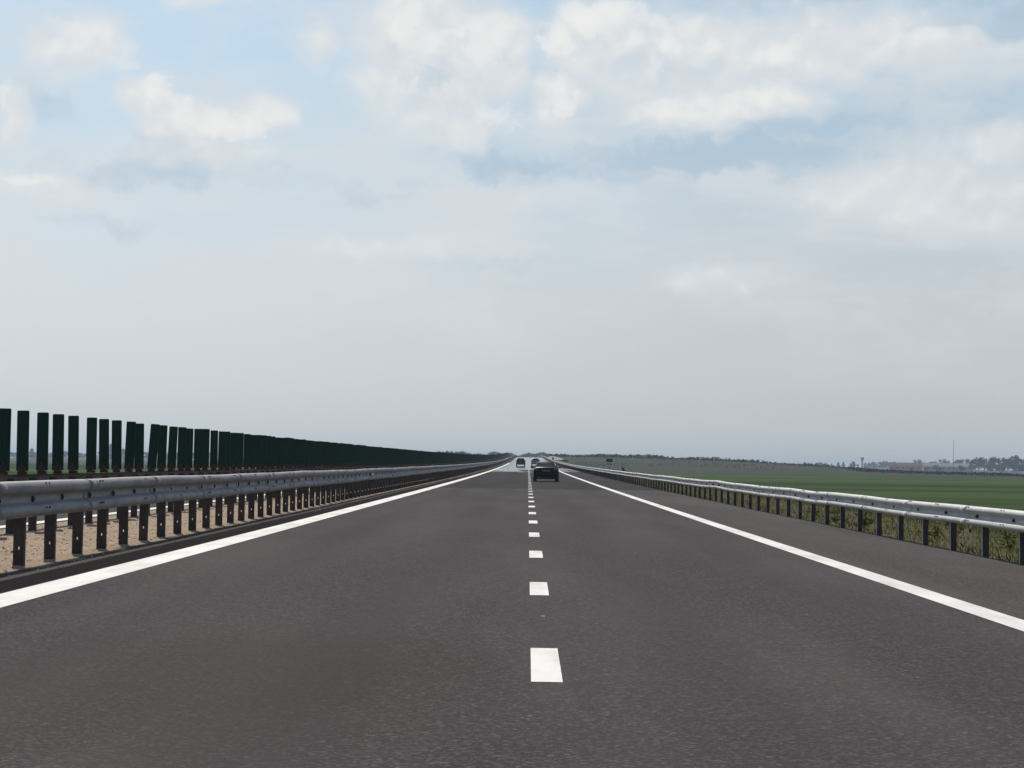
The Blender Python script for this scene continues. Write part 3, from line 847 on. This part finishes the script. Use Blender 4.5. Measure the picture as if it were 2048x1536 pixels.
mass('hillside_scrub', 'dull patchy scrub scattered over the low far slope', 6500, f_hill, .22, .5, [M['leaf_c'], M['scrub'], M['leaf_c'], M['leaf_a']], 46, 'scrub')
def f_brown(r):
    x = r.uniform(110, 480); y = r.uniform(606, 650)
    return Vector((x, y, zt(x, y) + r.random() ** 1.3 * (.62 + .22 * math.sin(x * .13) + .16 * math.sin(x * .41)))), 0
mass('brown_scrub', 'band of dry brown scrub behind the green field', 16000, f_brown, .4, .9, [M['scrub']], 45, 'scrub')

# verge grass beneath and behind the right guardrail
bm = bmesh.new(); rnd = random.Random(9)
def blade(x, y, h, mi, lean_=1.1, wd=.006):
    z = zt(x, y) - .01; a = rnd.uniform(0, 6.28); l = rnd.uniform(.05, lean_) * h
    dx, dy = math.cos(a) * l, math.sin(a) * l; px_, py_ = -math.sin(a) * wd, math.cos(a) * wd
    px_, py_ = (wd, 0) if rnd.random() < .6 else (px_, py_)
    v = [bm.verts.new((x - px_, y - py_, z)), bm.verts.new((x + px_, y + py_, z)), bm.verts.new((x + dx * .45 + px_ * .7, y + dy * .45 + py_ * .7, z + h * .6)),
         bm.verts.new((x + dx, y + dy, z + h))]
    bm.faces.new((v[0], v[1], v[2])).material_index = mi; bm.faces.new((v[0], v[2], v[3])).material_index = mi
for _ in range(20000):
    y = 16 + 130 * rnd.random() ** 1.9
    x = 6.40 + 7.0 * rnd.random() ** 1.25
    clump = math.sin(x * 2.1 + y * .7) + math.sin(y * 1.7 - x) + rnd.gauss(0, .8)
    q = rnd.random(); e = x - 6.4
    if e < .35: mi = 2 if q < .6 else 1; h = rnd.uniform(.04, .13)
    elif clump > .9: mi = 0 if q < .6 else 1; h = rnd.uniform(.06, .22)
    else: mi = 1 if q < .55 else (0 if q < .68 else 2); h = rnd.uniform(.04, .13)
    blade(x, y, h * (1 + .25 * (e > 3)), mi)
for _ in range(120):              # tall dry stems that show above the rail
    y = 18 + 90 * rnd.random() ** 1.5; x = rnd.uniform(6.9, 12)
    blade(x, y, rnd.uniform(.4, .75), rnd.choice((0, 0, 2)), .25, .005)
tag(link_mesh('verge_grass', bm, [M['straw'], M['grass'], M['grass_dark']]), 'uneven dry verge grass behind the right guardrail', 'grass', kind='stuff')

# leafy weeds with yellow flowers
def weed_proto(seed):
    r = random.Random(seed); root = empty('weed')
    b = bmesh.new()
    for _ in range(46):
        a = r.uniform(0, 6.28); q = r.uniform(.02, .16); z = r.uniform(.03, .30)
        p = Vector((q * math.cos(a), q * math.sin(a), z)); s = r.uniform(.04, .08)
        u = Vector((math.cos(a), math.sin(a), r.uniform(-.2, .6))).normalized(); w_ = u.orthogonal().normalized()
        vs = [b.verts.new(p + u * s), b.verts.new(p + w_ * s * .4), b.verts.new(p - u * s), b.verts.new(p - w_ * s * .4)]; b.faces.new(vs)
    for k in range(5): tube(b, (0, 0, -.02), (r.uniform(-.1, .1), r.uniform(-.1, .1), r.uniform(.25, .42)), .006, .004, 5)
    link_mesh('leaves', b, M['grass'], root)
    b = bmesh.new()
    for k in range(9):
        p = Vector((r.uniform(-.13, .13), r.uniform(-.13, .13), r.uniform(.28, .44)))
        tube(b, p, p + Vector((0, 0, .02)), .022, .028, 7)
    link_mesh('flower', b, M['flower'], root)
    return root
wp = [weed_proto(1), weed_proto(2)]
WL = ['leafy weed with pale yellow flowers behind the right guardrail', 'leafy weed with pale yellow flowers behind the right guardrail']
for k, (x, y, s) in enumerate(((6.85, 41.5, 1.0), (6.9, 38.3, 1.15), (7.6, 29.5, .9), (7.3, 33.5, .8), (7.9, 27.2, .9), (7.2, 47.0, .9), (8.2, 36.0, 1.0), (7.0, 24.9, .7))):
    o = wp[k] if k < 2 else copy_tree(wp[k % 2])
    o.location = (x, y, zt(x, y)); o.scale = (s, s, s); o.rotation_euler = (0, 0, k * 1.3)
    tag(o, WL[0], 'weed', 'flowering weeds behind the right guardrail')

# loose stones on median and shoulder
bm = bmesh.new(); rnd = random.Random(17)
for _ in range(5200):
    y = 17 + 110 * rnd.random() ** 2; x = rnd.uniform(-8.5, -5.75) if rnd.random() < .86 else rnd.uniform(-5.75, -5.0)
    s = rnd.uniform(.005, .017) * (1.9 if rnd.random() < .05 else 1)
    mi = 0 if rnd.random() < .55 else 1
    z = zroad(y)
    c = [Vector((x + rnd.uniform(.7, 1.2) * s * a, y + rnd.uniform(.7, 1.3) * s * b, z - .003 + s * rnd.uniform(.2, .3))) for a, b in ((1, 0), (0, 1), (-1, 0), (0, -1))]
    vs = [bm.verts.new(q) for q in c]; t = bm.verts.new((x, y, z + s * rnd.uniform(.7, 1.1))); bt = bm.verts.new((x, y, z - .01))
    for k in range(4):
        bm.faces.new((vs[k], vs[(k + 1) % 4], t)).material_index = mi; bm.faces.new((vs[(k + 1) % 4], vs[k], bt)).material_index = mi
tag(link_mesh('loose_stones', bm, [M['stone'], M['stone_pale']]), 'loose dark and pale stones on the median gravel', 'stones', kind='stuff')

# ------------------------------------------------------------------ buildings, tower, mast
def house(name, label, px0, px1, pyt, dd, depth, roof_frac, wallm, roofm, nwin, gable=None):
    x0, x1 = px_at(px0, dd), px_at(px1, dd); xm = (x0 + x1) / 2; zo = zfield(xm, dd); hw = (x1 - x0) / 2
    top = z_at((px0 + px1) / 2, pyt, dd) - zo; we = top * roof_frac
    root = empty(name, (xm, dd, zo)); tag(root, label, 'building')
    bm = bmesh.new(); box(bm, -hw, hw, 0, depth, -.3, we)
    for s in (-hw, hw):           # gable triangles
        a = [bm.verts.new((s, 0, we)), bm.verts.new((s, depth, we)), bm.verts.new((s, depth / 2, top - .1))]; bm.faces.new(a)
    link_mesh('wall', bm, wallm, root)
    bm = bmesh.new(); e = .4
    quad_slab(bm, [(-hw - e, -e, we - .12), (hw + e, -e, we - .12), (hw + e, depth / 2, top), (-hw - e, depth / 2, top)], .15)
    quad_slab(bm, [(hw + e, depth + e, we - .12), (-hw - e, depth + e, we - .12), (-hw - e, depth / 2, top), (hw + e, depth / 2, top)], .15)
    rf = link_mesh('roof', bm, roofm, root)
    if gable:
        bm = bmesh.new(); box(bm, -hw - .05, -hw + 1.6, -.06, -.01, .0, we - .15); link_mesh('gable_panel', bm, gable, root)
    for k in range(nwin):
        t = (k + .8) / (nwin + .4); xx = -hw + 2 * hw * t
        bm = bmesh.new(); ww = min(.8, hw / nwin * .5); box(bm, xx - ww, xx + ww, -.05, .03, we * .58, we * .86)
        link_mesh('window', bm, M['window_dark'], root)
    return root
b1 = house('farm_building', 'low farm building with a red tiled roof and white gable end', 1774, 1842, 925.5, 1600, 9, .60, M['plaster'], M['red_roof'], 6, M['white_wall'])
bm = bmesh.new(); box(bm, -8.6, -7.9, 3.2, 3.9, 4.2, 8.6); link_mesh('chimney', bm, M['red_roof'], b1)
house('farm_building', 'long pale shed with a grey roof right of the red roofed building', 1845, 1944, 926.5, 1620, 10, .62, M['plaster'], M['grey_roof'], 9)
house('house', 'tiny pale house glimpsed between blades on the left horizon', 242, 251, 909.5, 1950, 6, .6, M['white_wall'], M['red_roof'], 1)

dd = 2300; x = px_at(1722.5, dd); zo = zfield(x, dd); top = z_at(1722, 914, dd) - zo
root = empty('water_tower', (x, dd, zo)); tag(root, 'pale hazy water tower between tree clumps on the right horizon', 'tower')
bm = bmesh.new(); tube(bm, (0, 0, -.3), (0, 0, top - 4.4), 1.1, .95, 14); link_mesh('shaft', bm, M['concrete'], root, True)
bm = bmesh.new(); tube(bm, (.2, 0, top - 4.8), (.2, 0, top - 3.9), .75, 1.9, 14); tube(bm, (.2, 0, top - 3.9), (.2, 0, top - .4), 1.9, 1.9, 14); tube(bm, (.2, 0, top - .4), (.2, 0, top), 1.9, .5, 14)
link_mesh('tank', bm, M['concrete'], root)

dd = 1560; x = px_at(1903.5, dd); zo = zfield(x, dd); top = z_at(1905, 881, dd) - zo
root = empty('mast', (x, dd, zo)); tag(root, 'tall thin dark mast rising above the pale shed', 'mast')
bm = bmesh.new(); tube(bm, (0, 0, -.2), (.5, 0, top * .96), .26, .13, 8); link_mesh('pole', bm, M['mast'], root)
bm = bmesh.new(); tube(bm, (.5, 0, top * .92), (.54, 0, top), .24, .18, 8); link_mesh('antenna', bm, M['mast'], root)

# ------------------------------------------------------------------ haze
bm = bmesh.new(); box(bm, -3050, 3050, -170, 5250, -2.2, 26)
mh = bpy.data.materials.new('haze'); mh.use_nodes = True; nt = mh.node_tree; nt.nodes.remove(nt.nodes['Principled BSDF'])
pv = N(nt, 'ShaderNodeVolumePrincipled'); pv.inputs['Density'].default_value = .00021; pv.inputs['Color'].default_value = (.72, .86, 1, 1)
nt.links.new(pv.outputs[0], nt.nodes['Material Output'].inputs['Volume'])
tag(link_mesh('haze', bm, mh), 'thin pale air haze over the plain', 'haze', kind='stuff')

# ------------------------------------------------------------------ sky and sun
EL, AZ = math.radians(48), math.radians(-15)       # azimuth clockwise from +Y
sd = Vector((math.sin(AZ) * math.cos(EL), math.cos(AZ) * math.cos(EL), math.sin(EL)))
ld = bpy.data.lights.new('sun', 'SUN'); ld.energy = 4.0; ld.angle = math.radians(.6); ld.color = (1, .945, .86)
lo = bpy.data.objects.new('sun', ld); col.objects.link(lo); lo.rotation_euler = sd.to_track_quat('Z', 'Y').to_euler(); lo.location = (-20, 30, 60)

w = bpy.data.worlds.new('World'); sc.world = w; w.use_nodes = True
nt = w.node_tree; bg = nt.nodes['Background']; S = .1; bg.inputs['Strength'].default_value = S
sky = N(nt, 'ShaderNodeTexSky'); sky.sky_type = 'NISHITA'; sky.sun_disc = False; sky.sun_elevation = EL; sky.sun_rotation = AZ
sky.air_density = 1.0; sky.dust_density = .7
tc = nt.nodes.new('ShaderNodeTexCoord')
sx = N(nt, 'ShaderNodeSeparateXYZ'); nt.links.new(tc.outputs['Generated'], sx.inputs['Vector'])
# U: compass bearing, V: elevation, in units of about 15.4 degrees
U = math_n(nt, 'MULTIPLY', math_n(nt, 'ARCTAN2', sx.outputs['X'], sx.outputs['Y']), 3.725)
V = math_n(nt, 'MULTIPLY', math_n(nt, 'ARCSINE', sx.outputs['Z']), 3.725)
cm = nt.nodes.new('ShaderNodeCombineXYZ'); nt.links.new(U, cm.inputs['X']); nt.links.new(V, cm.inputs['Y'])
P0 = cm.outputs['Vector']
def vmath(op, a, b):
    n = nt.nodes.new('ShaderNodeVectorMath'); n.operation = op
    for k, v in enumerate((a, b)):
        if isinstance(v, tuple): n.inputs[k].default_value = v
        else: nt.links.new(v, n.inputs[k])
    return n
def noise2(nt, vec, scale, detail=4, rough=.55, out='Fac'):
    o = noise(nt, vec, scale, detail, rough, out); o.node.noise_dimensions = '2D'
    return o
wn = noise2(nt, P0, 4.5, 5, .6, 'Color'); wn2 = noise2(nt, P0, 15, 5, .62, 'Color')
wv = vmath('MULTIPLY', vmath('SUBTRACT', wn, (.5, .5, .5)).outputs[0], (.20, .15, 0)).outputs[0]
wv2 = vmath('MULTIPLY', vmath('SUBTRACT', wn2, (.5, .5, .5)).outputs[0], (.085, .075, 0)).outputs[0]
PW = vmath('ADD', vmath('ADD', P0, wv).outputs[0], wv2).outputs[0]
fine = noise2(nt, vmath('MULTIPLY', P0, (1, 1.35, 1)).outputs[0], 9, 7, .62)
streak = noise2(nt, vmath('MULTIPLY', P0, (1.3, 6.0, 1)).outputs[0], 1.6, 6, .55)
puffy = noise2(nt, vmath('MULTIPLY', PW, (1, 1.7, 1)).outputs[0], 3.2, 6, .58)

def blobs(lst, edge0=.55, edge1=1.0, src=None):
    """soft union of ellipses given as (x, y, rx, ry, weight) on the 2048 x 1536 frame of bearings and elevations"""
    out = None
    for (px, py, rx, ry, wt) in lst:
        u = (px - 1056) / 1000; v = (928 + .014 * (px - 1056) - py) / 1000
        s = vmath('SUBTRACT', src or PW, (u, v, 0)).outputs[0]
        s = vmath('MULTIPLY', s, (1000 / rx, 1000 / ry, 0)).outputs[0]
        ln = nt.nodes.new('ShaderNodeVectorMath'); ln.operation = 'LENGTH'; nt.links.new(s, ln.inputs[0])
        m = smooth(nt, ln.outputs['Value'], 1.25, .15, 0, wt)
        out = m if out is None else math_n(nt, 'MAXIMUM', out, m)
    return out
def shaped(mask, lo, hi, amt=.55):
    return smooth(nt, math_n(nt, 'ADD', mask, math_n(nt, 'MULTIPLY_ADD', fine, amt, -amt * .5)), lo, hi)

MASS = [(860, 130, 200, 150, 1), (800, 60, 75, 95, .95), (960, 110, 115, 105, .95), (760, 195, 130, 85, .7), (870, 255, 170, 62, .75),
        (1180, 80, 140, 95, 1), (1330, 130, 250, 105, 1), (1560, 130, 270, 82, .85), (1440, 215, 260, 60, 1), (1810, 125, 260, 48, .7), (1105, 180, 65, 85, .75),
        (290, 213, 85, 58, 1), (400, 255, 145, 58, 1), (505, 257, 85, 50, .95), (380, 312, 210, 48, .65),
        (150, 130, 115, 85, .72), (30, 240, 48, 75, .65), (80, 395, 150, 42, .78), (430, 5, 200, 38, .75),
        (1850, 400, 360, 125, .55), (1960, 300, 160, 72, .55), (720, 492, 290, 55, .40), (1400, 575, 230, 55, .36), (1150, 400, 260, 45, .30), (1640, 90, 420, 95, .55), (620, 120, 70, 70, .5)]
def density(P):
    w1 = vmath('MULTIPLY', vmath('SUBTRACT', noise2(nt, P, 4.0, 3, .55, 'Color'), (.5, .5, .5)).outputs[0], (.16, .12, 0)).outputs[0]
    Q = vmath('ADD', P, w1).outputs[0]
    e_ = blobs(MASS, src=Q)
    n_ = noise2(nt, vmath('MULTIPLY', P, (1, 1.4, 1)).outputs[0], 6.5, 8, .60)
    vo = N(nt, 'ShaderNodeTexVoronoi'); vo.voronoi_dimensions = '2D'; vo.feature = 'SMOOTH_F1'; vo.inputs['Scale'].default_value = 13; vo.inputs['Smoothness'].default_value = .6
    vo.inputs['Detail'].default_value = 1.0; vo.inputs['Roughness'].default_value = .55
    nt.links.new(Q, vo.inputs['Vector'])
    a_ = math_n(nt, 'MULTIPLY_ADD', n_, .72, -.36)
    b_ = math_n(nt, 'MULTIPLY_ADD', vo.outputs['Distance'], -.34, .16)
    return math_n(nt, 'ADD', e_, math_n(nt, 'ADD', a_, b_)), e_
D0, E0 = density(P0); D1, E1 = density(vmath('ADD', P0, (-.008, .032, 0)).outputs[0])
cover = smooth(nt, D0, .08, 1.0)
lit = smooth(nt, math_n(nt, 'MULTIPLY_ADD', math_n(nt, 'SUBTRACT', E0, E1), -.68, math_n(nt, 'SUBTRACT', D0, D1)), -.38, .46)
shade = blobs([(330, 350, 300, 55, .62), (90, 215, 100, 70, .5), (1430, 318, 420, 54, 1), (1620, 270, 300, 36, .7), (1930, 80, 300, 40, 1), (1700, 12, 430, 36, 1), (880, 178, 60, 24, .7),
               (1950, 400, 130, 34, .5), (1200, 350, 260, 40, .6), (700, 385, 240, 36, .4), (1000, 318, 190, 46, .8), (200, 470, 220, 30, .4), (1300, 130, 60, 30, .4), (1480, 60, 120, 22, .35), (1000, 530, 330, 24, .35)])
rp = nt.nodes.new('ShaderNodeValToRGB'); e = rp.color_ramp.elements
e[0].position = 0; e[0].color = (.555, .585, .598, 1); e[1].position = 1; e[1].color = (.36, .50, .70, 1)
for ps, c in ((.12, (.60, .642, .668)), (.26, (.63, .68, .717)), (.40, (.60, .685, .752)), (.55, (.54, .675, .785)), (.72, (.50, .66, .815))):
    k = e.new(ps); k.color = (*c, 1)
nt.links.new(math_n(nt, 'MULTIPLY', V, 1 / 1.25), rp.inputs['Fac'])
def k10(c): return tuple(x / S for x in c)
up = smooth(nt, V, .10, .45)
side = math_n(nt, 'DIVIDE', smooth(nt, U, -1.1, 1.1, 1.08, .89), S)
sv = nt.nodes.new('ShaderNodeCombineXYZ')
for q in range(3): nt.links.new(side, sv.inputs[q])
c = mixc(nt, 1.0, rp.outputs['Color'], sv.outputs['Vector'], 'MULTIPLY')
c = mixc(nt, math_n(nt, 'MULTIPLY', smooth(nt, streak, .38, .70, 0, .6), up), c, k10((.69, .725, .75)))
c = mixc(nt, math_n(nt, 'MULTIPLY', smooth(nt, puffy, .42, .75, 0, .5), up), c, k10((.70, .735, .76)))
c = mixc(nt, math_n(nt, 'MULTIPLY', shaped(shade, .12, .95), .9), c, k10((.43, .56, .68)))
body = k10((.725, .757, .78))
c = mixc(nt, smooth(nt, math_n(nt, 'MULTIPLY_ADD', streak, .5, math_n(nt, 'ADD', E0, -.25)), -.02, .70, 0, .9), c, body)
ccol = mixc(nt, smooth(nt, lit, 0, .5), k10((.62, .69, .745)), body)
ccol = mixc(nt, smooth(nt, lit, .42, 1), ccol, k10((.85, .855, .845)))
c = mixc(nt, math_n(nt, 'MULTIPLY', cover, .92), c, ccol)
glint = blobs([(808, 40, 42, 72, 1), (860, 95, 80, 60, .7), (960, 80, 75, 62, .85), (905, 68, 22, 20, .9), (1090, 90, 45, 60, 1), (1175, 38, 105, 42, 1), (1270, 50, 90, 40, .7), (985, 232, 75, 38, .8),
               (1100, 190, 34, 42, .8), (1330, 228, 140, 34, .8), (1500, 205, 160, 40, .7), (285, 203, 52, 36, 1), (350, 238, 75, 32, .85), (440, 262, 85, 32, .9), (515, 250, 50, 32, .9),
               (150, 90, 70, 36, .6), (210, 130, 50, 40, .55), (65, 378, 75, 20, .75), (12, 210, 26, 46, .7), (1900, 290, 90, 26, .2)])
c = mixc(nt, math_n(nt, 'MULTIPLY', shaped(glint, .12, 1.0, .8), .7), c, k10((.86, .865, .85)))
# thin veil of dark-bellied stratus below the cumulus
bel = blobs([(880, 182, 80, 28, .9), (1300, 135, 130, 30, .5), (1420, 165, 220, 26, .35), (400, 330, 200, 34, .5), (1560, 240, 180, 20, .3)])
c = mixc(nt, math_n(nt, 'MULTIPLY', shaped(bel, .12, 1.0, .7), .75), c, k10((.55, .645, .725)))
# away from the view direction the sky is the clear physical one with scattered cloud
wide = smooth(nt, noise(nt, tc.outputs['Generated'], 3.0, 6, .6), .48, .66)
back = mixc(nt, wide, sky.outputs['Color'], mixc(nt, .35, sky.outputs['Color'], k10((.55, .58, .62))))
front = math_n(nt, 'MULTIPLY', smooth(nt, V, 1.5, 1.02), smooth(nt, math_n(nt, 'ABSOLUTE', U), 2.6, 1.5))
bg2 = N(nt, 'ShaderNodeBackground'); bg2.inputs['Strength'].default_value = S
nt.links.new(back, bg.inputs['Color']); nt.links.new(c, bg2.inputs['Color'])
ms = N(nt, 'ShaderNodeMixShader'); nt.links.new(front, ms.inputs[0]); nt.links.new(bg.outputs[0], ms.inputs[1]); nt.links.new(bg2.outputs[0], ms.inputs[2])
nt.links.new(ms.outputs[0], nt.nodes['World Output'].inputs['Surface'])

# ------------------------------------------------------------------ camera
F, PX, PY, ROLL, HC = 3725.0, 1056, 928, .014, 1.2
yv = Vector((PX - 1024, -(PY - 768), -F)).normalized()
xv = Vector((1, -ROLL, 0)); xv = (xv - yv * xv.dot(yv)).normalized(); zv = xv.cross(yv)
mw = Matrix((xv, yv, zv))             # rows are world axes seen in camera space, i.e. camera-to-world rotation
cd = bpy.data.cameras.new('camera'); cd.sensor_width = 36; cd.lens = 36 * F / 2048; cd.clip_start = .1; cd.clip_end = 20000
co = bpy.data.objects.new('camera', cd); col.objects.link(co)
co.matrix_world = Matrix.Translation((0, 0, HC)) @ mw.to_4x4()
sc.camera = co
sc.view_settings.view_transform = 'Standard'; sc.view_settings.look = 'None'; sc.view_settings.exposure = 0; sc.view_settings.gamma = 1
sc.render.engine = 'CYCLES'
sc.cycles.use_denoising = True
sc.cycles.max_bounces = 8; sc.cycles.transparent_max_bounces = 12
